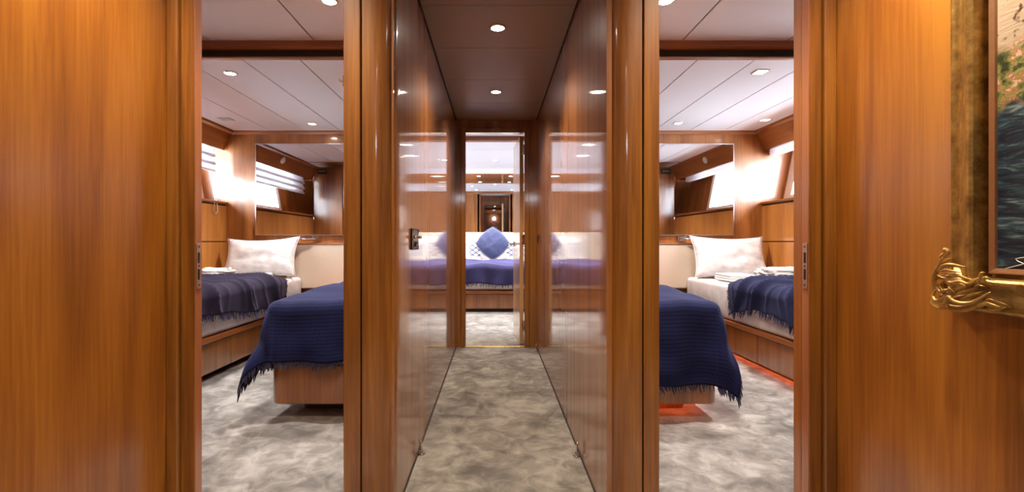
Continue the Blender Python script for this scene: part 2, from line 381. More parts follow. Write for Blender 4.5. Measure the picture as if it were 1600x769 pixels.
# outer casings: two boards and the jamb that carries the strike plate
struct('trim_5', rbox(LX, -1.028, Y0-.012, Y0+.06, 0, 2.1, .006, 3), M['trimv'], recenter=False)
struct('trim_6', rbox(1.075, RX, Y0-.012, Y0+.06, 0, 2.1, .006, 3), M['trimv'], recenter=False)
for n, x0, x1 in (('door_1', -1.024, -.98), ('door_2', 1.031, 1.071)):
    s = -1 if x0 < 0 else 1
    d = struct(n, rbox(x0, x1, Y0, Y0+.037, 0, 2.1, .002, 2), M['trimv'], recenter=False)
    xi = x1 if s < 0 else x0
    obj('jamb_lining', bx(xi-s*.002, xi+s*.004, Y0+.002, Y0+.036, 0, 2.09), M['reveal'], d)
    xs = xi - s*.0035
    pl = obj('strike_plate', rbox(xs-.0015, xs+.0015, Y0+.004, Y0+.028, .775, .925, .0008, 1), M['steel'], d)
    pl['label'] = 'steel strike plate with two dark slots'
    h = NB()
    box(h, xs-s*.0022, xs+s*.001, Y0+.010, Y0+.020, .86, .895); box(h, xs-s*.0022, xs+s*.001, Y0+.010, Y0+.020, .805, .84)
    obj('slot', h, M['black'], pl)
    h = NB()
    for z in (.914, .85, .787): lathe(h, [(.003, -.0006), (.003, .0006)], (xs-s*.002, Y0+.016, z), 'x', 10)
    obj('screw', h, M['black'], pl)
# small brass hook on the near board of the left doorway
t = thing('door_hook', 'tiny brass hook on the edge of the left doorway, near ceiling height', 'hook', (-.496, Y0+.02, 1.45))
obj('plate', rbox(-.4955, -.492, Y0+.0, Y0+.03, 1.44, 1.475, .001, 1), M['brass'], t)
obj('hook', tube(NB(), [(-.4955, Y0+.0, 1.455), (-.502, Y0-.002, 1.455), (-.506, Y0-.004, 1.462), (-.505, Y0-.004, 1.47)], .0022, 8), M['brass'], t, smooth=True)

# ------------------------------------------------------------------ corridor
corrw = {}; flush = {}
for nm, x0, x1, s in (('wall_corridor_left', XL-.07, XL, -1), ('wall_corridor_right', XR, XR+.07, 1)):
    xf = XL if s < 0 else XR
    o = struct(nm, NB() if False else bx(x0, x1, 2.462, YE+.03, 0, CZ+.1), M['corr'], recenter=False)
    corrw[s] = o
    back = obj('backing', bx(x0+ (0 if s<0 else .004), x1-(.004 if s<0 else 0), 2.40, 2.47, 0, CZ+.1), M['dark'], o)
for nm, xf, s, lb in (('door_3', XL, -1, 0), ('door_4', XR, 1, 0)):
    flush[s] = struct(nm, bx(xf, xf+s*.07, 1.60, 2.457, .0, CZ+.1), M['corr'], recenter=False)
# lever lock on the left flush door, latch plate at the far end on the right
t = obj('door_handle', rbox(XL, XL+.006, 1.93, 2.085, .897, .985, .003, 2), M['black'], flush[-1]); t['label'] = 'chrome lever handle on a black plate'
obj('plate_rim', tube(NB(), [(XL+.006, 1.935, .982), (XL+.006, 2.08, .982), (XL+.006, 2.08, .900), (XL+.006, 1.935, .900), (XL+.006, 1.935, .982)], .0035, 8), M['chrome'], t, smooth=True)
obj('lever', tube(NB(), [(XL+.004, 1.965, .95), (XL+.016, 1.965, .95), (XL+.020, 1.975, .95), (XL+.020, 2.055, .949)], [.007, .007, .008, .006], 12), M['chrome'], t, smooth=True)
obj('lock_button', lathe(NB(), [(.011, .006), (.011, .014), (.008, .017)], (XL, 2.01, .920), 'x', 20), M['chrome'], t, smooth=True)
t = obj('latch_plate', rbox(XR-.005, XR, 3.97, 4.07, .90, 1.01, .002, 2), M['chrome'], corrw[1])
obj('latch', rbox(XR-.012, XR-.005, 3.995, 4.045, .925, .985, .003, 2), M['black'], t)
# door stops at skirting level
def door_stop(x, y, s, label):
    t = thing('door_stop', label, 'door stop', (x, y, 0), 'chrome floor door stops')
    obj('foot', lathe(NB(), [(.016, 0), (.016, .006), (.010, .010)], (x-s*.018, y, 0), 'z', 20), M['chrome'], t, smooth=True)
    obj('post', tube(NB(), [(x-s*.018, y, .008), (x-s*.018, y, .05), (x-s*.010, y, .062)], .0055, 10), M['chrome'], t, smooth=True)
door_stop(XL, 2.10, -1, 'chrome door stop at the foot of the left corridor wall')
door_stop(XR, 2.08, 1, 'chrome door stop nearest the viewer at the foot of the right corridor wall')
door_stop(XR, 4.10, 1, 'chrome door stop beside the end doorway, right of its frame')
# corridor ceiling: panels with thin seams and dark edge gaps
ce = struct('ceiling_corridor', bx(XL-.02, XR+.02, Y0+.05, YE+.05, CZ+.006, CZ+.05), M['dark'], recenter=False)
ys = [Y0+.05, 2.17, 2.65, 3.17, 3.68, YE+.02]
bm = NB()
for a_, b_ in zip(ys, ys[1:]): box(bm, XL+.006, XR-.006, a_+.0015, b_-.0015, CZ, CZ+.02)
obj('ceiling_panel', bm, M['cceil'], ce, bevel=.001)
# shadow line at the wall foot, put in as thin black strips
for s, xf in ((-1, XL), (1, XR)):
    struct('skirting_shadow_left' if s < 0 else 'skirting_shadow_right', bx(xf, xf-s*.004, 1.68, YE, 0, .007), M['dark'], recenter=False)

# end wall with doorway: opening x -.254 .. .271, top 1.894
bm = NB(); box(bm, XL, -.254, YE, YE+.08, 0, CZ+.1); box(bm, .271, XR, YE, YE+.08, 0, CZ+.1); box(bm, -.254, .271, YE, YE+.08, 1.894, CZ+.1)
d5 = struct('door_5', bm, M['trimv'], recenter=False)
bm = NB()
for x0, x1 in ((-.292, -.25), (.267, .309)): box(bm, x0, x1, YE-.014, YE+.002, 0, 1.932)
box(bm, -.25, .267, YE-.014, YE+.002, 1.89, 1.932)
obj('casing', bm, M['trimv'], d5, bevel=.004)
bm = NB()
for x0, x1 in ((-.26, -.254), (.271, .277)): box(bm, x0+(.0), x1, YE+.03, YE+.085, 0, 1.894)
obj('door_seal', bm, M['dark'], d5)
struct('trim_7', rbox(-.27, .285, YE-.005, YE+.05, 0, .008, .002, 1), M['brass'], recenter=False)
# open leaf of the end doorway, hinged right and swung into the end cabin
t = thing('cabin_door', 'open pale wooden door leaf inside the end doorway, swung against the right', 'door', (.265, YE+.09, 0))
ang = math.radians(4)
def leafpt(u, w_): # u along leaf, w_ thickness to the left
    return (.265 - math.sin(ang)*u - w_*math.cos(ang), YE+.09 + math.cos(ang)*u - w_*math.sin(ang))
M['leaf'] = wood('pale_cherry_leaf', (.42, .20, .07), (.58, .32, .14), (.70, .42, .20), crough=.04)
obj('leaf', prism(NB(), [leafpt(0, 0), leafpt(.52, 0), leafpt(.52, .035), leafpt(0, .035)], 'z', .012, 1.88), M['leaf'], t, bevel=.002)
for zz_, in ((.95,), (.18,), (1.75,)):
    h = NB()
    for q in (-.03, 0, .03): lathe(h, [(.009, q-.012), (.009, q+.012)], (.258, YE+.072, zz_), 'z', 14)
    box(h, .262, .2705, YE+.045, YE+.078, zz_-.045, zz_+.045)
    obj('hinge', h, M['chrome'], t)
hx, hy = leafpt(.45, .036)
hd = obj('handle', tube(NB(), [(hx+.004, hy, .91), (hx-.045, hy, .91), (hx-.05, hy-.01, .91), (hx-.045, hy-.11, .905)], [.008, .008, .009, .007], 12), M['chrome'], t, smooth=True)
obj('rose', lathe(NB(), [(.024, -.006), (.024, .004)], (hx-.002, hy, .91), 'x', 20), M['chrome'], hd)

# ------------------------------------------------------------------ downlights
def downlight(x, y, z, label, group, power=22, square=False, lens='lens', col=WARM, r=.032, spot=125):
    t = thing('downlight', label, 'ceiling light', (x, y, z), group)
    if square:
        bm = NB(); q = r*1.25
        for a_ in ((-q, q, -q, -q+.008), (-q, q, q-.008, q), (-q, -q+.008, -q+.008, q-.008), (q-.008, q, -q+.008, q-.008)):
            box(bm, x+a_[0], x+a_[1], y+a_[2], y+a_[3], z-.005, z+.001)
        obj('trim_ring', bm, M['chrome'], t)
        obj('lens', bx(x-q+.008, x+q-.008, y-q+.008, y+q-.008, z-.002, z+.001), M[lens], t)
    else:
        bm = NB(); prof = [(r+.010, 0), (r+.010, -.003), (r+.002, -.007), (r, -.004), (r, 0)]
        n = 28; rings = []
        for rr, h in prof: rings.append([bm.verts.new((x+rr*math.cos(2*PI*k/n), y+rr*math.sin(2*PI*k/n), z+h)) for k in range(n)])
        for i in range(len(rings)):
            A, B = rings[i], rings[(i+1) % len(rings)]
            for k in range(n): bm.faces.new((A[k], A[(k+1) % n], B[(k+1) % n], B[k]))
        obj('trim_ring', bm, M['chrome'], t, smooth=True)
        obj('lens', lathe(NB(), [(r*.98, -.001), (r*.98, -.003), (r*.5, -.006)], (x, y, z), 'z', 24), M[lens], t)
    if power:
        l = bpy.data.lights.new('lamp_light', 'SPOT'); l.energy = power; l.color = col; l.spot_size = math.radians(spot); l.spot_blend = .8; l.shadow_soft_size = .03
        lo = bpy.data.objects.new('lamp_light', l); COL.objects.link(lo); lo.parent = t; lo.location = (0, 0, -.02)
    return t
downlight(.018, 2.395, CZ, 'nearer of the two round downlights in the tan corridor ceiling', 'corridor downlights', 28)
downlight(.014, 3.415, CZ, 'farther of the two round downlights in the tan corridor ceiling', 'corridor downlights', 28)

# ------------------------------------------------------------------ side cabins
def P_floor(): pass
def pillow(name, label, cat, c, w_, h_, t_, tilt, yaw=0, roll=0, mat='white', pinch=.10, group=None, seed=0, piping=None, sag=0.0, origin_drop=True):
    """soft pillow standing on its long edge: u across, v up; tilt leans its top back (towards +y)"""
    rot = Matrix.Rotation(yaw, 4, 'Z') @ Matrix.Rotation(-tilt, 4, 'X') @ Matrix.Rotation(roll, 4, 'Y')
    c = Vector(c); nu, nv = 30, 24
    def pt(u, v, side):
        a, b_ = 2*u-1, 2*v-1
        ex = (1-abs(a)**2.4)*(1-abs(b_)**2.4)
        th = t_/2*max(ex, 0)**.45
        x = a*w_/2*(1-pinch*(1-b_*b_)*abs(a)**3*.9 ); z = b_*h_/2*(1-pinch*(1-a*a)*abs(b_)**3*.9)
        wr = nz(a*2.2+seed, b_*2.2, seed)*.014 + nz(a*6+seed, b_*3, 3+seed)*.006 + abs(nz(a*3+seed, b_*8, 9+seed))*.006
        th = max(th + wr*(max(ex, 0)**.5)*min(1, t_/.1), 0)
        if sag: z -= sag*(1-a*a)*max(b_, 0)
        return c + (rot @ Vector((x, side*th, z)))
    bm = NB(); uvl = bm.loops.layers.uv.new('UVMap'); R = {}
    for side in (-1, 1):
        for i in range(nu+1):
            for j in range(nv+1):
                edge = i in (0, nu) or j in (0, nv)
                if edge and side == 1: R[(i, j, 1)] = R[(i, j, -1)]
                else: R[(i, j, side)] = bm.verts.new(pt(i/nu, j/nv, side))
        for i in range(nu):
            for j in range(nv):
                q = [(i, j), (i+1, j), (i+1, j+1), (i, j+1)]
                if side == 1: q = q[::-1]
                f = bm.faces.new([R[(a, b_, side)] for a, b_ in q])
                for lp, (a, b_) in zip(f.loops, q): lp[uvl].uv = (a/nu, b_/nv)
    edge_pts = [R[(i, 0, -1)].co.copy() for i in range(nu+1)] + [R[(nu, j, -1)].co.copy() for j in range(1, nv+1)] + [R[(i, nv, -1)].co.copy() for i in range(nu-1, -1, -1)] + [R[(0, j, -1)].co.copy() for j in range(nv-1, -1, -1)]
    t = thing(name, label, cat, (c.x, c.y, min(v.co.z for v in bm.verts)), group)
    obj('cover', bm, M[mat], t, smooth=True, subsurf=1)
    obj('piping', tube(NB(), edge_pts, .0035, 6, False), M[piping or mat], t, smooth=True)
    return t

def fringe(hem, parent, mat, length=.05, step_=.016, seed=1, down=(0, 0, -1)):
    """knotted tassels along a hem: list of (point, outward) pairs"""
    rnd = random.Random(seed); bm = NB(); acc = 0
    for (p, o_), (q, o2) in zip(hem, hem[1:]):
        d = (q-p).length; n = max(1, int(round(d/step_)))
        for k in range(n):
            if rnd.random() < .08: continue
            f = (k+rnd.random()*.5)/n; a = p.lerp(q, f); out = o_.lerp(o2, f)
            L_ = length*rnd.uniform(.6, 1.25); al = (q-p).normalized() if d > 1e-6 else Vector((1, 0, 0))
            sw = al*rnd.uniform(-.35, .35)*L_ + out*rnd.uniform(.0, .35)*L_
            dn = Vector(down)
            pts = [a-dn*.006, a+dn*L_*.3+sw*.2, a+dn*L_*.65+sw*.7, a+dn*L_+sw]
            r = rnd.uniform(.0026, .0042)
            tube(bm, pts, [r*.8, r*1.25, r, r*.35], 4)
    return tag(obj('fringe', bm, mat, parent), kind='stuff')

def cabin(s):
    side = 'left' if s < 0 else 'right'
    X = lambda x: s*x
    inner = .45 if s < 0 else .49
    # ---- shell
    struct('wall_cabin_inner_'+side, bx(X(inner-.04), X(inner), Y0+.11, YF, 0, 2.2), M['cab'], recenter=False)
    struct('wall_cabin_end_'+side, bx(X(inner-.12), X(3.2), YF, YF+.08, 0, 2.2), M['cab'], recenter=False)
    struct('wall_cabin_front_'+side, bx(X(1.03), X(3.2), Y0+.04, Y0+.08, 0, 2.2), M['cab'], recenter=False)
    # wardrobe bulkhead at the foot of the hull berth
    t = struct('wall_bulkhead_'+side, bx(X(2.24), X(2.655), Y0+.09, 2.44, 0, KZ), M['cab'], recenter=False)
    obj('locker_door', rbox(X(2.228), X(2.24), 1.72, 2.40, .1, 1.95, .004, 2), M['cab'], t)
    lb = thing('switch_plate', 'small dark control panel high on the wardrobe end in the %s cabin mirror' % side, 'switch', (X(2.53), 2.45, 1.94))
    obj('body', rbox(X(2.46), X(2.60), 2.44, 2.455, 1.93, 2.0, .004, 2), M['black'], lb)
    obj('display', bx(X(2.475), X(2.585), 2.455, 2.457, 1.955, 1.985), plain('grey_green_display', (.18, .26, .24), .2), lb)
    # ceilings: near part higher, then a fascia, then the low part with long panels
    c1 = struct('ceiling_cabin_near_'+side, bx(X(inner-.04), X(3.2), Y0+.04, 2.86, 2.126, 2.2), M['dark'], recenter=False)
    sx = 1.065 if s < 0 else 1.115
    edges = [inner, sx, sx+.62, sx+1.24, 3.2]
    bm = NB()
    for a_, b_ in zip(edges, edges[1:]): box(bm, X(a_+.004), X(b_-.004), Y0+.04, 2.86, 2.12, 2.16)
    obj('ceiling_panel', bm, M['ceil'], c1, bevel=.003)
    c2 = struct('ceiling_cabin_far_'+side, bx(X(inner-.04), X(3.2), 2.86, YF, KZ+.006, 2.2), M['dark'], recenter=False)
    e0 = 1.173 if s < 0 else 1.231
    edges = [inner, e0-.35, e0, e0+.347, e0+.70, e0+1.04, e0+1.4]
    bm = NB()
    for a_, b_ in zip(edges, edges[1:]): box(bm, X(a_+.0035), X(min(b_, 2.7)-.0035), 2.872, YF, KZ, KZ+.04)
    obj('ceiling_panel', bm, M['ceil'], c2, bevel=.002)
    prof = [(2.835, 2.12), (2.835, 2.085), (2.842, 2.074), (2.862, 2.072), (2.862, 2.031), (2.872, 2.028), (2.90, 2.028), (2.90, 2.12)]
    struct('trim_%d' % (8 if s < 0 else 9), prism(NB(), prof, 'x', X(inner), X(2.66)), M['trimx'], recenter=False)
    # ---- hull side: lower panel, ledge, sloping window wall, soffit
    hull = struct('wall_hull_'+side, box(bx(X(2.90), X(3.2), Y0+.08, 4.85, 0, 1.29), X(3.12), X(3.2), Y0+.08, 4.85, 1.88, 2.2), M['cab'], recenter=False)
    obj('lower_panel', bx(X(HX), X(HX+.03), 2.44, YF, 0, .927), M['caby'], hull, bevel=.002)
    obj('upper_panel', bx(X(HX), X(HX+.03), 2.44, YF, .937, 1.285), M['caby'], hull, bevel=.002)
    obj('panel_backing', bx(X(HX+.008), X(HX+.05), 2.44, YF, .0, 1.30), M['toe'], hull)
    obj('ledge', rbox(X(HX-.014), X(2.90), 2.445, YF, 1.30, 1.325, .006, 3), M['trimy'], hull)
    # sloping wall around the window (opening y 3.05..4.55, z 1.36..1.86)
    def wp(y, z, d=0): return (X(2.86 + (z-1.325)*.20 + d), y, z)
    def wslab(bm, y0, y1, z0, z1, d0, d1, sk0=0, sk1=0):
        q = [wp(y0, z0, d0), wp(y1+0, z0, d0), wp(y1+sk1, z1, d0), wp(y0+sk0, z1, d0), wp(y0, z0, d1), wp(y1, z0, d1), wp(y1+sk1, z1, d1), wp(y0+sk0, z1, d1)]
        vs = [bm.verts.new(p) for p in q]
        for f in ((0,3,2,1),(4,5,6,7),(0,1,5,4),(1,2,6,5),(2,3,7,6),(3,0,4,7)): bm.faces.new([vs[i] for i in f])
    bm = NB()
    wslab(bm, Y0+.08, 3.05, 1.32, 1.92, 0, .05); wslab(bm, 4.74, YF, 1.32, 1.92, 0, .05)
    wslab(bm, 3.05, 4.74, 1.32, 1.345, 0, .05); wslab(bm, 3.05, 4.74, 1.86, 1.92, 0, .05)
    obj('window_wall', bm, M['cab'], hull)
    win = struct('window_%d' % (1 if s < 0 else 2), NB(), M['frame'], recenter=False) if False else None
    bm = NB()
    wslab(bm, 3.05, 3.12, 1.345, 1.86, -.008, .06); wslab(bm, 4.63, 4.74, 1.345, 1.86, -.008, .06)
    wslab(bm, 3.12, 4.63, 1.345, 1.385, -.008, .06); wslab(bm, 3.12, 4.63, 1.83, 1.86, -.008, .06); wslab(bm, 3.80, 3.84, 1.385, 1.83, .0, .06)
    win = struct('window_%d' % (1 if s < 0 else 2), bm, M['frame'], recenter=False)
    bm = NB(); wslab(bm, 3.12, 4.63, 1.385, 1.83, .03, .034); obj('pane', bm, M['glass'], win)
    # soffit over the window: sloping face, underside, cornice
    zb = 1.84
    prof = [(X(2.60), KZ), (X(2.685), zb), (X(3.0), zb), (X(3.15), zb), (X(3.15), KZ)]
    sf = obj('soffit', prism(NB(), prof, 'y', 2.44, YF), M['trimy'], hull)
    prof = [(X(2.575), KZ), (X(2.58), KZ-.018), (X(2.605), KZ-.03), (X(2.62), KZ-.03), (X(2.62), KZ)]
    obj('cornice', prism(NB(), prof, 'y', 2.44, YF), M['trimy'], hull)
    struct('trim_%d' % (10 if s < 0 else 11), prism(NB(), [(YF-.03, KZ), (YF-.028, KZ-.016), (YF-.008, KZ-.034), (YF, KZ-.034), (YF, KZ)], 'x', X(inner), X(2.60)), M['trimx'], recenter=False)
    # smoke detector on the soffit
    t = thing('smoke_detector', 'round white smoke detector high over the %s hull window, seen in the mirror' % side, 'smoke detector', (X(2.63), 3.54, 1.95))
    nrm = Vector((-s*.19, 0, -.085)).normalized(); a = NB(); lathe(a, [(.042, 0), (.045, .010), (.036, .022), (.018, .028)], (0, 0, 0), 'z', 28)
    R_ = Vector((0, 0, 1)).rotation_difference(nrm).to_matrix().to_4x4(); bmesh.ops.transform(a, matrix=Matrix.Translation((X(2.636), 3.54, 1.95)) @ R_, verts=a.verts)
    obj('body', a, M['plastic'], t, smooth=True)
    # ---- blind
    if s < 0:
        t = thing('roman_blind', 'white pleated roman blind half lowered over the left cabin window', 'blind', (X(2.70), 3.8, 1.60))
        prof = []; z = 1.865; k = 0
        pts = [(2.690, 1.838), (2.690, 1.80), (2.672, 1.765), (2.668, 1.745), (2.695, 1.742), (2.690, 1.72), (2.668, 1.685), (2.664, 1.668), (2.695, 1.664), (2.690, 1.64), (2.668, 1.612), (2.672, 1.600), (2.70, 1.604)]
        poly = [(X(a_), b_) for a_, b_ in pts] + [(X(a_+.012), b_+.002) for a_, b_ in pts[::-1]]
        obj('cloth', prism(NB(), poly, 'y', 2.75, 4.60), M['blind'], t)
        bm = NB()
        for zz_ in (1.752, 1.675, 1.607): box(bm, X(2.680), X(2.700), 2.74, 4.615, zz_-.004, zz_+.010)
        obj('slat', bm, M['cabv'], t)
        bm = NB()
        loop = [(X(2.66), 4.58, 1.60), (X(2.655), 4.575, 1.48), (X(2.65), 4.56, 1.34), (X(2.648), 4.53, 1.22), (X(2.648), 4.56, 1.195), (X(2.648), 4.60, 1.22), (X(2.655), 4.595, 1.34), (X(2.66), 4.59, 1.60)]
        obj('cord', tube(NB(), loop, .0035, 6), M['plastic'], t, smooth=True)
    else:
        t = thing('roman_blind', 'white blind folded up tight beneath the soffit of the right cabin', 'blind', (X(2.72), 3.8, 1.77))
        pts = [(2.70, 1.838), (2.695, 1.80), (2.70, 1.775), (2.75, 1.77), (2.78, 1.785), (2.78, 1.838)]
        obj('cloth', prism(NB(), [(X(a_), b_) for a_, b_ in pts], 'y', 2.75, 4.70), M['blind'], t, bevel=.004)
        obj('end_cap', rbox(X(2.705), X(2.775), 4.70, 4.745, 1.785, 1.838, .004, 2), M['trimy'], t)
    # ---- mirror on the end wall
    mx0, mx1 = (.62, 2.36) if s < 0 else (.62, 2.372)
    t = thing('wall_mirror', 'large rectangular wall mirror over the %s cabin headboard' % side, 'mirror', (X(1.5), YF, 1.0))
    obj('glass', bx(X(mx0), X(mx1), YF-.012, YF-.002, 1.0, 1.898), M['mirror'], t)
    bm = NB()
    for a_ in ((mx0-.006, mx1+.006, .994, 1.0), (mx0-.006, mx1+.006, 1.898, 1.904), (mx0-.006, mx0, 1.0, 1.898), (mx1, mx1+.006, 1.0, 1.898)):
        box(bm, X(a_[0]), X(a_[1]), YF-.015, YF-.001, a_[2], a_[3])
    obj('edge_trim', bm, M['steel'], t)
    # ---- headboard
    t = thing('headboard', 'long padded cream headboard on the end wall of the %s cabin' % side, 'headboard', (X(1.25), YF-.03, .46))
    obj('pad', rbox(X(inner+.005), X(2.05), YF-.045, YF-.001, .47, .905, .012, 3), M['cream'], t)
    obj('cap_rail', rbox(X(inner+.005), X(2.06), YF-.05, YF-.001, .905, .915, .003, 1), M['trimx'], t)
    # ---- reading lamp
    x0 = 1.76 if s < 0 else 1.86
    t = thing('reading_lamp', 'chrome swing-arm reading lamp above the pillow in the %s cabin' % side, 'reading lamp', (X(x0), YF-.02, .95))
    obj('wall_plate', rbox(X(x0-.04), X(x0+.04), YF-.012, YF-.001, .935, .985, .003, 2), M['chrome'], t)
    ym = YF-.055
    obj('arm', tube(NB(), [(X(x0), YF-.01, .96), (X(x0), ym, .96), (X(x0+.06), ym-.01, .958), (X(x0+.14), ym-.015, .955)], .006, 10), M['chrome'], t, smooth=True)
    a = NB(); tube(a, [(X(x0+.13), ym-.015, .955), (X(x0+.15), ym-.015, .955), (X(x0+.155), ym-.015, .955), (X(x0+.215), ym-.018, .95)], [.011, .013, .018, .020], 16)
    hd = obj('lamp_head', a, M['chrome'], t, smooth=True)
    obj('switch', tube(NB(), [(X(x0-.03), YF-.012, .95), (X(x0-.03), YF-.035, .95)], .005, 8), M['chrome'], t)
    # ---- bedside cabinet between the berths
    t = thing('bedside_cabinet', 'low cherry cabinet between the two berths of the %s cabin' % side, 'cabinet', (X(1.55), 4.3, 0))
    obj('body', bx(X(1.275), X(1.75), 4.0, YF-.05, 0, .44), M['cabv'], t)
    obj('top', rbox(X(1.27), X(1.76), 3.98, YF-.046, .44, .462, .005, 2), M['trimy'], t)
    # ---- hull berth
    t = thing('berth', 'single built-in berth with cherry base along the %s hull' % side, 'bed', (X(2.26), 3.6, 0))
    obj('rail', rbox(X(1.875), X(HX-.002), 2.445, YF-.05, .262, .300, .006, 3), M['trimy'], t)
    bm = NB(); box(bm, X(1.93), X(HX-.002), 2.445, YF-.05, .05, .262); obj('base', bm, M['cabv'], t)
    obj('toe_kick', bx(X(1.99), X(HX-.002), 2.445, YF-.05, 0, .05), M['toe'], t)
    for (a_, b_) in ((2.45, 3.468), (3.476, YF-.055)):
        obj('drawer', rbox(X(1.905), X(1.93), a_, b_, .05, .250, .003, 2), M['cabv'], t)
    if s > 0:
        q = obj('light_strip', bx(X(1.975), X(1.989), 2.46, YF-.06, .03, .042), M['led'], t); q['label'] = 'glowing orange strip under the berth'
    # mattress with fitted sheet
    bm = rbox(X(1.885), X(HX-.006), 2.46, YF-.055, .300, .585, .035, 5)
    uvl = bm.loops.layers.uv.new('UVMap')
    for f in bm.faces:
        for lp in f.loops: lp[uvl].uv = (lp.vert.co.x+lp.vert.co.z, lp.vert.co.y)
    bmesh.ops.subdivide_edges(bm, edges=[e_ for e_ in bm.edges if e_.calc_length() > .3], cuts=40, use_grid_fill=True)
    for v in bm.verts:
        yy = v.co.y
        g_ = max(0, (yy-3.7)/1.0)
        if abs(v.co.x) < 1.95: v.co.x += s*(nz(yy*9, v.co.z*5, 4+s)*.008*(.3+g_))
        elif v.co.z > .58: v.co.z += nz(v.co.x*4, yy*4, 2)*.006
    obj('mattress', bm, M['sheet'], t, smooth=True)
    # ---- island berth
    xi, xo = inner+.02, 1.175
    t = thing('berth', 'second berth in the %s cabin, rounded cherry base and foot towards the viewer' % side, 'bed', (X((xi+xo)/2), 3.5, 0))
    def rr(x0, x1, y0, y1, r, n=10):
        pts = [(X(x0), y1), (X(x0), y0)]
        for k in range(n+1):
            a_ = k/n*PI/2; pts.append((X(x1-r+r*math.sin(a_)), y0+r-r*math.cos(a_)))
        pts.append((X(x1), y1)); return pts
    b2 = obj('base', prism(NB(), rr(xi, xo, 2.50, YF-.05, .07), 'z', .083, .285), M['cabv'], t, bevel=.006)
    obj('rail', prism(NB(), rr(xi, xo+.012, 2.488, YF-.05, .08), 'z', .293, .325), M['trimx'], t, bevel=.006)
    obj('rail_gap', prism(NB(), rr(xi, xo-.01, 2.51, YF-.05, .07), 'z', .28, .30), M['dark'], t)
    obj('plinth', prism(NB(), rr(xi, xo-.10, 2.68, YF-.05, .05), 'z', 0, .083), M['toe'] if s < 0 else M['cabv'], t)
    if s > 0:
        q = obj('light_strip', prism(NB(), [(X(xi), 2.655), (X(xo-.09), 2.655), (X(xo-.075), 2.67), (X(xo-.075), YF-.06), (X(xo-.085), YF-.06), (X(xo-.085), 2.67), (X(xi), 2.67)], 'z', .066, .076), M['led'], t); q['label'] = 'glowing orange strip under the berth'
    bm = rbox(X(xi), X(xo), 2.50, YF-.055, .325, .59, .04, 5)
    bm.loops.layers.uv.new('UVMap')
    obj('mattress', bm, M['sheet'], t, smooth=True)
    # ---- waffle throw over the island berth
    hf, hs = (.285, .35) if s < 0 else (.41, .21)
    ytop, yb = 4.05, 2.485
    xedge = xo+.012; r = .055; ztop = .622
    Wd = xedge-xi; Ld = ytop-yb
    def drape(u, v):
        a_ = u*(Wd+hs); b_ = v*(Ld+hf)           # a_: across from the inner side, b_: from the head end to the foot
        da = max(0, a_-(Wd-r)); db = max(0, b_-(Ld-r))
        d = math.hypot(da, db); x = xi+min(a_, Wd-r); y = ytop-min(b_, Ld-r)
        base_z = ztop + .012*math.sin(a_*7+1)*math.sin(b_*5) + nz(a_*5, b_*4, 1+s)*.014 + .035*max(0, 1-b_/.5) 
        if v < .02: base_z -= .01
        if d <= 1e-9: return Vector((X(x), y, base_z))
        ph = math.atan2(db, da)
        arc = r*PI/2
        if d < arc: out = r*math.sin(d/r); dn = r*(1-math.cos(d/r)); hang = 0
        else:
            hang = d-arc; out = r; dn = r+hang
        fl = .22*hang*math.sin(2*ph)**1.2
        dn -= .10*hang*math.sin(2*ph)
        fold = .016*math.sin(a_*21+.6*math.sin(b_*3))*math.sin(ph) + .018*math.sin(b_*17+1.3)*math.cos(ph) + nz(a_*6, b_*6, 5+s)*.02
        out += fl + fold*min(1, hang/.2) + .03*min(1, hang/.3)
        out = max(out, r*.6 if d > arc*.6 else 0)
        return Vector((X(x+out*math.cos(ph)), y-out*math.sin(ph), base_z-dn))
    label = 'navy waffle-weave throw with fringed hem over the second berth in the %s cabin' % side
    t = thing('throw_blanket', label, 'blanket', (X(.85), 3.1, .59))
    bm = grid(drape, 90, 150)
    bmesh.ops.reverse_faces(bm, faces=bm.faces) if s < 0 else None
    obj('cloth', bm, M['navy'], t, smooth=True, solid=.007)
    hem = []
    n = 70
    for k in range(n+1): # front hem
        hem.append((drape(k/n, 1.0), Vector((0, -1, 0))))
    for k in range(1, n+1):
        hem.append((drape(1.0, 1-k/n), Vector((s, 0, 0))))
    fringe(hem, t, M['navyf'], .038, .010, 3+s)
    # ---- crumpled throw over the hull berth
    yh, yf_ = (3.90, 2.50) if s < 0 else (3.86, 2.50)
    xe = 1.872; xin = HX-.03; zt = .628; Wd2 = xin-xe
    def fold_h(a_, b_):
        q = b_*9.5 + 1.8*nz(a_*2.0, b_*1.6, 7*s) + a_*5.0
        rd = 1-abs(math.sin(q)); q2 = b_*23+a_*5+2*nz(a_*3, b_*2, 3)
        return rd**2.4*.046 + (1-abs(math.sin(q2)))**3*.014 + nz(a_*5, b_*5, s)*.012
    def drape2(u, v):
        hang_l = .155+.03*math.sin(v*9+s)+.02*nz(v*8, 1, s)
        a_ = u*(Wd2+hang_l)
        b_ = v*(yh-yf_)
        yy = yh - b_ + (.45 if s < 0 else -.03)*min(1, a_/Wd2)*(1-v) + .05*nz(a_*3, 2, s) - (.10*max(0, a_-Wd2+.1)) + .03*math.sin(a_*12+b_*7)
        rr_ = .045; da = max(0, a_-(Wd2-rr_)); arc = rr_*PI/2
        h = fold_h(a_, b_); edge = min(1, v*14+.15)
        h *= edge
        lift = max(.006, .03*min(1, v*10) + h)
        if da < 1e-9: return Vector((X(xin-a_), yy, zt-.03+lift))
        if da < arc: th = da/rr_; R2 = rr_+lift; return Vector((X(xe+rr_ - R2*math.sin(th)), yy, zt-.03-rr_+R2*math.cos(th)))
        hg = da-arc
        return Vector((X(xe - lift*.95 - .03*hg - .012*math.sin(b_*19+2)*hg/.2), yy, zt-.03-rr_-hg))
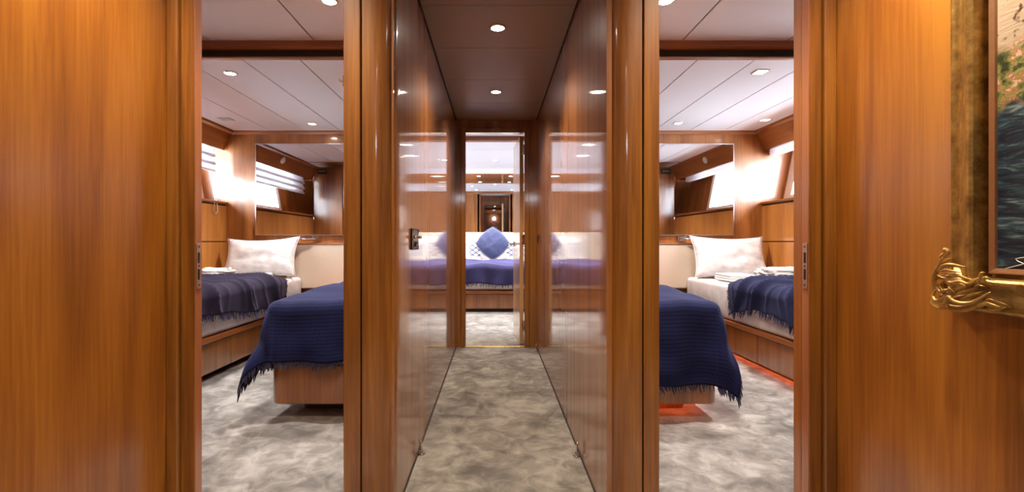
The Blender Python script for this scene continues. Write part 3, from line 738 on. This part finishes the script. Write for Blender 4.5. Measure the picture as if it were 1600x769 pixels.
    t = thing('throw_blanket', 'crumpled dark navy throw with fringe lying across the %s hull berth' % side, 'blanket', (X(2.25), 3.2, .585))
    bm = grid(drape2, 80, 170)
    if s > 0: bmesh.ops.reverse_faces(bm, faces=bm.faces)
    obj('cloth', bm, M['navy2'] if s < 0 else M['navy3'], t, smooth=True, solid=.006)
    hem = [(drape2(k/60, 0), Vector((0, 1, 0))) for k in range(61)]
    # head-end hem lies on the mattress: tassels run along the bed
    fringe([h_ for h_ in hem if h_[0].z > .56], t, M['navyf'], .04, .014, 9, (0, .93, -.2))
    fringe([h_ for h_ in hem if h_[0].z <= .56], t, M['navyf'], .045, .014, 10, (0, .5, -.8))
    fringe([(drape2(1, k/90), Vector((-s, 0, 0))) for k in range(91)], t, M['navyf'], .045, .012, 11)
    # ---- lights
    if s < 0:
        downlight(-1.717, 3.125, KZ, 'round downlight nearest the window end in the left cabin ceiling', 'left cabin downlights', 56, col=CAB)
        downlight(-1.689, 4.46, KZ, 'round downlight close to the end wall in the left cabin ceiling', 'left cabin downlights', 48, col=CAB)
        downlight(-.813, 2.37, 2.12, 'round downlight in the raised ceiling just inside the left doorway', 'left cabin downlights', 56, col=CAB)
        t = thing('ceiling_vent', 'small grey square vent in the left cabin ceiling corner', 'vent', (-2.40, 4.30, KZ))
        bm = NB()
        for k in range(6): box(bm, -2.445, -2.355, 4.256+k*.016, 4.263+k*.016, KZ-.004, KZ-.001)
        obj('grille', bm, M['steel'], t); obj('frame', rbox(-2.455, -2.345, 4.245, 4.355, KZ-.002, KZ+.002, .0008, 1), plain('vent_grey', (.35, .34, .34), .5), t)
    else:
        downlight(1.72, 3.10, KZ, 'square downlight nearest the doorway in the right cabin low ceiling', 'right cabin downlights', 56, True, col=CAB)
        downlight(1.70, 4.435, KZ, 'small downlight close to the end wall, over the right cabin reading lamp', 'right cabin downlights', 48, col=CAB)
        downlight(2.44, 4.32, KZ, 'dim square downlight in the far hull corner of the right cabin ceiling', 'right cabin downlights', 4, True, 'lensw')
        downlight(.845, 2.37, 2.12, 'round downlight in the raised ceiling just inside the right doorway', 'right cabin downlights', 56, col=CAB)
M['navy3'] = fabric('navy_blue_throw', (.012, .014, .045), 1400, bump=.12, checks=.02, sheen=.2)
cabin(-1); cabin(1)

# pillows on the hull berths
pillow('pillow', 'plump white pillow propped against the end wall on the left hull berth', 'pillow', (-2.215, 4.56, .787), .69, .40, .17, math.radians(22), 0, math.radians(-2), seed=2, sag=.02)
pillow('pillow', 'plump white pillow propped against the end wall on the right hull berth', 'pillow', (2.235, 4.56, .789), .70, .42, .17, math.radians(22), 0, math.radians(1), seed=5, sag=.015)

def towel(label, c, w_, d_, layers, th, yaw=0, parent=None):
    t = thing('folded_towel', label, 'towel', c)
    for k in range(layers):
        q = .012*k; z0 = c[2]+k*th
        poly = []
        bm = rbox(-w_/2+q*.4, w_/2-q*.3, -d_/2+q*.3, d_/2, 0, th*.96, th*.42, 4)
        bmesh.ops.subdivide_edges(bm, edges=[e_ for e_ in bm.edges if e_.calc_length() > .1], cuts=10, use_grid_fill=True)
        for v in bm.verts: v.co.z += nz(v.co.x*9, v.co.y*9, k+c[0])*.006
        bmesh.ops.transform(bm, matrix=Matrix.Translation((c[0], c[1], z0)) @ Matrix.Rotation(yaw, 4, 'Z'), verts=bm.verts)
        obj('fold', bm, M['towel'], t, smooth=True)
    return t
towel('neatly folded white towel on the left hull berth in front of the pillow', (-2.14, 4.37, .600), .20, .15, 2, .022, .1)
towel('folded white towels lying flat before the pillow on the right hull berth', (2.10, 4.17, .592), .24, .34, 3, .020, -.08)
def robe(label, c, rx, ry, rz, seed):
    bm = NB(); bmesh.ops.create_icosphere(bm, subdivisions=5, radius=1)
    for v in bm.verts:
        p = v.co.copy(); n_ = Vector(p)
        q = Vector((math.copysign(abs(p.x)**.7, p.x), math.copysign(abs(p.y)**.7, p.y), math.copysign(abs(p.z)**.8, p.z)))
        w1 = abs(nz(p.x*2+seed, p.y*2, p.z*3)); w2 = abs(nz(p.x*5, p.y*5+seed, p.z*6))
        k = 1 - .28*w1 - .16*w2 + .05*math.sin(p.z*14+2*p.x)
        q *= k
        v.co = Vector((c[0]+q.x*rx, c[1]+q.y*ry, c[2]+max(0, (q.z*.5+.5))*2*rz if q.z > -1 else c[2]))
    t = thing('bathrobe', label, 'bathrobe', c)
    obj('terry_cloth', bm, M['towel'], t, smooth=True)
    pts = [(c[0]+rx*.75*math.cos(a_)*(1), c[1]-ry*.2+ry*.75*math.sin(a_), c[2]+2*rz*.86+.01*math.sin(a_*3)) for a_ in [k/10*PI for k in range(11)]]
    obj('belt', tube(NB(), pts, .012, 8), M['towel'], t, smooth=True)
    return t
robe('rolled white bathrobe on the left hull berth beside the dark throw', (-2.42, 4.20, .592), .15, .15, .055, 3.3)
robe('bulky folded white bathrobe on the right hull berth behind the throw', (2.41, 4.07, .592), .19, .14, .062, 8.1)

# ------------------------------------------------------------------ end cabin
bm = NB(); box(bm, -.9, -.41, 4.85, 4.93, 0, 2.3); box(bm, .45, .9, 4.85, 4.93, 0, 2.3)
box(bm, -2.3, -.9, 4.85, 4.93, 0, 2.3); box(bm, .9, 2.3, 4.85, 4.93, 0, 2.3)
struct('wall_end_cabin_front', bm, M['cab'], recenter=False)
bm = NB(); box(bm, -.43, -.37, YE+.08, 4.85, 0, 2.3); box(bm, .41, .49, YE+.08, 4.85, 0, 2.3)
struct('wall_end_cabin_alcove', bm, M['cab'], recenter=False)
struct('wall_end_cabin_header', bx(XL-.1, XR+.1, YE+.0, YE+.08, CZ+.1, 2.3), M['cab'], recenter=False)
struct('wall_end_cabin_back', bx(-2.3, 2.3, YM+.01, YM+.09, 0, 2.3), M['cab'], recenter=False)
for s in (-1, 1):
    bm = NB(); X0, X1 = s*2.05, s*2.13
    box(bm, X0, X1, 4.85, 5.5, 0, 2.3); box(bm, X0, X1, 7.1, 8.5, 0, 2.3); box(bm, X0, X1, 5.5, 7.1, 0, 1.2); box(bm, X0, X1, 5.5, 7.1, 1.8, 2.3)
    struct('wall_end_cabin_'+('left' if s < 0 else 'right'), bm, M['cab'], recenter=False)
    bm = NB()
    for a_ in ((5.5, 5.55, 1.2, 1.8), (7.05, 7.1, 1.2, 1.8), (5.55, 7.05, 1.2, 1.25), (5.55, 7.05, 1.75, 1.8)): box(bm, X0-s*.01, X1, a_[0], a_[1], a_[2], a_[3])
    wn = struct('window_%d' % (3 if s < 0 else 4), bm, M['frame'], recenter=False)
    obj('pane', bx(s*2.09, s*2.094, 5.55, 7.05, 1.25, 1.75), M['glass'], wn)
ce = struct('ceiling_end_cabin', bx(-2.3, 2.3, YE+.08, 8.5, EZ+.006, 2.3), M['dark'], recenter=False)
bm = NB()
for a_, b_ in ((YE+.08, 5.0), (5.0, 6.18), (6.18, 7.77)): box(bm, -2.1, 2.1, a_+.003, b_-.003, EZ, EZ+.02)
obj('ceiling_panel', bm, M['ceil'], ce)
struct('trim_12', rbox(-2.05, 2.05, 5.40, 5.50, EZ-.045, EZ+.002, .004, 2), M['trimx'], recenter=False)
# soffit above the bed head, white face and wooden underside
so = struct('ceiling_soffit', bx(-2.05, 2.05, 7.77, YM+.01, 2.034, EZ+.01), M['ceil'], recenter=False)
obj('underside', bx(-2.05, 2.05, 7.775, YM+.01, 2.028, 2.034), wood('cherry_soffit', (.30, .08, .02), (.46, .14, .03), (.56, .20, .05), axis='X', crough=.08), so)
t = thing('wall_mirror', 'wide mirror above the cream headboard of the end cabin bed, reflecting the corridor', 'mirror', (0, YM, 1.13))
obj('glass', bx(-1.7, 1.7, YM-.004, YM+.006, 1.10, 2.026), M['mirror'], t)
obj('edge_trim', bx(-1.7, 1.7, YM-.006, YM+.006, 1.094, 1.10), M['steel'], t)
for x, y, z, lb in ((.02, 6.95, EZ, 'central downlight over the end cabin bed'), (-.256, 8.0, 2.028, 'left of the two downlights in the wooden soffit over the bed head'),
                    (.277, 8.0, 2.028, 'right of the two downlights in the wooden soffit over the bed head'),
                    (-.47, 6.6, EZ, 'left far downlight of the end cabin ceiling, seen in the bed mirror'), (.47, 6.6, EZ, 'right far downlight of the end cabin ceiling, seen in the bed mirror'),
                    (-.40, 5.85, EZ, 'left near downlight of the end cabin ceiling, seen in the bed mirror'), (.40, 5.85, EZ, 'right near downlight of the end cabin ceiling, seen in the bed mirror')):
    downlight(x, y, z, lb, 'end cabin downlights', 38, col=(1, .9, .76))
# bed
t = thing('double_bed', 'wide bed with cherry base straight ahead through the end doorway', 'bed', (0, 7.3, 0))
obj('toe_kick', bx(-1.25, 1.25, 6.40, YM-.1, 0, .045), M['toe'], t)
obj('base', rbox(-1.3, 1.3, 6.35, YM-.1, .045, .235, .006, 2), M['cabv'], t)
obj('rail', rbox(-1.32, 1.32, 6.32, YM-.1, .24, .285, .008, 3), M['trimx'], t)
bm = rbox(-1.28, 1.28, 6.35, YM-.12, .285, .60, .05, 5); bm.loops.layers.uv.new('UVMap')
obj('mattress', bm, M['sheet'], t, smooth=True)
t = thing('headboard', 'low cream upholstered headboard behind the cushions of the end cabin bed', 'headboard', (0, YM-.06, .3))
obj('pad', rbox(-1.7, 1.7, YM-.11, YM-.008, .3, 1.095, .025, 4), M['cream2'] if 'cream2' in M else plain('pale_cream_leather', (.78, .72, .62), .5, 0, .03, 120, .1), t)
def drape3(u, v):
    x = -1.30+2.6*u; L_ = 1.0; hang_l = .235; b_ = v*(L_+hang_l); yf3 = 6.30; r = .05
    y = yf3+L_-min(b_, L_-r)
    z = .63 + nz(x*4, b_*4, 2)*.012 + .012*math.sin(x*9+b_*3) + .03*(1-abs(math.sin(b_*7+.5*x)))**3*(b_ < .9)
    db = max(0, b_-(L_-r)); arc = r*PI/2
    if db <= 0: return Vector((x, y, z))
    if db < arc: return Vector((x, y-r*math.sin(db/r), z-r*(1-math.cos(db/r))))
    hg = db-arc
    return Vector((x+.02*nz(x*6, hg*5, 3), y-r-.012-.022*math.sin(x*17+2*math.sin(x*4))*hg/.2-.012*nz(x*9, hg*4, 2), z-r-hg))
t = thing('throw_blanket', 'navy fringed throw across the foot of the end cabin bed', 'blanket', (0, 6.8, .6))
bm = grid(drape3, 140, 60)
obj('cloth', bm, M['navy4'] if 'navy4' in M else fabric('indigo_throw', (.028, .026, .085), 1400, bump=.12, checks=.02, sheen=.45), t, smooth=True, solid=.008)
fringe([(drape3(k/150, 1), Vector((0, -1, 0))) for k in range(151)], t, M['navyf'], .045, .03, 4)
# cushions
pillow('cushion', 'plump slate-blue cushion standing on its corner in the middle of the end cabin bed', 'cushion', (-.02, 7.45, .905), .38, .38, .26, math.radians(12), 0, math.radians(45), 'cush', -.22, seed=4, piping='cushe')
pillow('cushion', 'white cushion with blue lattice print left of the blue cushion', 'cushion', (-.43, 7.70, .80), .50, .34, .14, math.radians(14), 0, 0, 'lattice', .06, 'lattice cushions on the end cabin bed', 6)
pillow('cushion', 'white cushion with blue lattice print right of the blue cushion', 'cushion', (.41, 7.70, .80), .50, .34, .14, math.radians(14), 0, 0, 'lattice', .06, 'lattice cushions on the end cabin bed', 7)
pillow('pillow', 'white sleeping pillow leaning on the headboard behind the left lattice cushion', 'pillow', (-.45, 7.98, .84), .70, .42, .15, math.radians(16), 0, 0, 'white', .08, seed=8)
pillow('pillow', 'white sleeping pillow leaning on the headboard behind the right lattice cushion', 'pillow', (.45, 7.98, .84), .70, .42, .15, math.radians(16), 0, 0, 'white', .08, seed=9)

# ------------------------------------------------------------------ lobby behind and beside the camera
for x, y, lb in ((-.74, 1.1, 'downlight over the left side of the lobby'), (.79, 1.1, 'downlight over the right side of the lobby'), (0, -.3, 'downlight over the back of the lobby')):
    downlight(x, y, 2.15, lb, 'lobby downlights', 34)
d = struct('door_6', rbox(-.42, .42, -1.30, -1.26, 0, 2.0, .004, 2), M['backwood'], recenter=False)
obj('lever', tube(NB(), [(.34, -1.262, 1.0), (.34, -1.21, 1.0), (.24, -1.205, 1.0)], .009, 10), M['chrome'], d, smooth=True)
t = thing('wall_lamp', 'white globe lamp shining on the dark door wall, tiny in the bed mirror', 'wall lamp', (0, -1.26, 1.72))
obj('bracket', tube(NB(), [(0, -1.262, 1.72), (0, -1.20, 1.72), (0, -1.18, 1.75)], .012, 10), M['chrome'], t, smooth=True)
obj('globe', ellipsoid(NB(), (0, -1.18, 1.80), (.06, .06, .06)), M['globe'], t, smooth=True)

# gilt picture frame on the right lobby wall: only its lower left part is in view
t = thing('framed_painting', 'oil painting in a wide antique gold frame on the right lobby wall', 'painting', (RX, .65, .77))
YA, YB, ZA, ZB = 1.150, .12, .772, 1.62    # outer edges (YA is the far, left-hand one)
# profile: (inset from the outer edge, height off the wall)
prof = [(0, 0), (0, .018), (.003, .024), (.008, .026), (.012, .022), (.018, .021), (.032, .026), (.047, .036), (.058, .044), (.065, .048), (.071, .048), (.076, .043), (.078, .034), (.080, .006), (.088, .004)]
def ring(bm, prof_, ya, yb, za, zb):
    R = []
    for ins, h in prof_:
        R.append([bm.verts.new((RX-h, yy, zz_)) for yy, zz_ in ((ya-ins, za+ins), (yb+ins, za+ins), (yb+ins, zb-ins), (ya-ins, zb-ins))])
    for i in range(len(R)-1):
        for k in range(4): bm.faces.new((R[i][k], R[i][(k+1) % 4], R[i+1][(k+1) % 4], R[i+1][k]))
    return bm
f = obj('frame', ring(NB(), prof, YA, YB, ZA, ZB), M['gold'], t)
f['label'] = 'antique gold moulding with wide cove'
obj('slip', ring(NB(), [(.087, 0), (.087, .020), (.090, .023), (.099, .019), (.101, .012), (.101, 0)], YA, YB, ZA, ZB), M['copper'], t, bevel=.0008)['label'] = 'bronze inner slip'
cv = obj('canvas', bx(RX-.014, RX-.004, YB+.09, YA-.09, ZA+.09, ZB-.09), M['canvas'], t)
# painted signature strokes
def sig(pts, r=.0016): return tube(NB(), [(RX-.0145, y_, z_) for y_, z_ in pts], r, 6)
def yz(px, py, Xw=RX-.0145): Yw = Xw*750/(px-772); return (Yw, EYE-(py-378)*Yw/750)
sg = NB()
for st in ([(1571, 420), (1578, 418), (1588, 415.5), (1600, 412.5), (1610, 410)], [(1604, 402), (1594, 403), (1587, 404.5), (1590, 408), (1597, 411), (1603, 414)]):
    tube(sg, [(RX-.0146, *yz(*p)) for p in st], .0011, 6)
obj('signature', sg, M['paint'], cv)
# carved acanthus corner
def uvp(px, py, h):
    Yw = (RX-.03)*750/(px-772); return Vector((RX-h, Yw, EYE-(py-378)*Yw/750))
orn = NB()
def scroll(pts, h, r, n=10):
    """smooth tapered relief through picture-frame coordinates"""
    P = [uvp(x_, y_, h+.0) for x_, y_ in pts]; out = []; k_ = len(P)
    for i in range(k_-1):
        p0, p1, p2, p3 = P[max(i-1, 0)], P[i], P[i+1], P[min(i+2, k_-1)]
        for q in range(5):
            t_ = q/5; out.append(.5*((2*p1)+(p2-p0)*t_+(2*p0-5*p1+4*p2-p3)*t_*t_+(3*p1-p0-3*p2+p3)*t_**3))
    out.append(P[-1]); m_ = len(out)
    rad = [r*(.35+.65*math.sin(PI*min(1, (i+1)/(m_*.9))) ) if i < m_-1 else r*.2 for i in range(m_)]
    for i, p in enumerate(out): p.x -= .004*math.sin(PI*i/m_)
    tube(orn, out, [q*.82 for q in rad], n)
L1 = [([(1502, 470), (1512, 464), (1524, 462), (1534, 458)], .055, .003), ([(1500, 476), (1514, 479), (1528, 478), (1540, 472)], .057, .003), ([(1486, 424), (1498, 422), (1510, 424), (1520, 426)], .056, .0035), ([(1482, 430), (1492, 434), (1504, 436)], .056, .003), ([(1512, 446), (1522, 444), (1530, 448), (1526, 452)], .057, .003), ([(1500, 448), (1506, 452), (1512, 458)], .057, .003), ([(1538, 452), (1546, 446), (1556, 448)], .052, .003), ([(1552, 474), (1562, 468), (1570, 470)], .050, .003), ([(1474, 470), (1480, 476), (1490, 476)], .052, .003), ([(1488, 396), (1484, 402), (1488, 406)], .050, .003),
([(1486, 393), (1490, 390), (1494, 394), (1490, 400), (1484, 408)], .045, .0055), ([(1484, 405), (1478, 420), (1474, 436), (1476, 450), (1486, 458)], .048, .0065),
      ([(1480, 425), (1490, 416), (1504, 414), (1516, 416), (1524, 417)], .052, .006), ([(1478, 436), (1490, 430), (1500, 432), (1512, 430), (1524, 434), (1536, 438)], .052, .006),
      ([(1484, 446), (1494, 440), (1506, 442), (1520, 440), (1532, 444), (1546, 436), (1552, 432)], .054, .0055),
      ([(1546, 440), (1552, 428), (1556, 426)], .052, .0045), ([(1548, 440), (1560, 434), (1564, 438)], .052, .0045), ([(1544, 442), (1556, 440), (1566, 446)], .05, .004),
      ([(1476, 452), (1472, 462), (1478, 470), (1488, 468), (1494, 460), (1488, 454)], .050, .006), ([(1470, 464), (1467, 472), (1474, 480), (1486, 482), (1498, 482)], .044, .006),
      ([(1498, 482), (1494, 472), (1500, 464), (1508, 470), (1520, 474), (1536, 474), (1548, 468), (1560, 460), (1566, 457)], .054, .0065),
      ([(1496, 484), (1512, 486), (1530, 484), (1546, 478), (1560, 474), (1572, 478), (1580, 482)], .050, .006),
      ([(1504, 458), (1514, 452), (1526, 448), (1536, 444)], .052, .005), ([(1508, 464), (1520, 458), (1532, 454), (1544, 450)], .052, .005),
      ([(1516, 468), (1528, 464), (1540, 460), (1552, 456)], .052, .0045), ([(1492, 438), (1486, 446), (1490, 454), (1500, 452), (1508, 446)], .052, .005),
      ([(1548, 480), (1562, 484), (1574, 484), (1584, 480)], .044, .005), ([(1482, 412), (1490, 408), (1498, 404)], .046, .005), ([(1476, 444), (1470, 452), (1468, 462)], .044, .004)]
for pts, h, r in L1: scroll(pts, h, r)
for px, py, r in ((1486, 463, .009), (1490, 447, .006), (1483, 434, .005), (1489, 391, .006), (1572, 481, .005)):
    p = uvp(px, py, .048); ellipsoid(orn, p, (r*.8, r, r), None, 14, 10)
# solid ground under the leaves
gp = [uvp(*q, .024) for q in ((1484, 414), (1474, 430), (1473, 458), (1470, 478), (1500, 484), (1545, 482), (1578, 482), (1560, 470), (1550, 445), (1525, 434), (1504, 424))]
A = [orn.verts.new(p) for p in gp]; B = [orn.verts.new((RX-.002, p.y, p.z)) for p in gp]; C_ = orn.verts.new(uvp(1508, 460, .036))
for i in range(len(A)):
    j = (i+1) % len(A); orn.faces.new((A[i], A[j], C_)); orn.faces.new((A[i], B[i], B[j], A[j]))
obj('corner_ornament', orn, M['gold'], t, smooth=True)['label'] = 'carved gilt acanthus scroll at the frame corner'
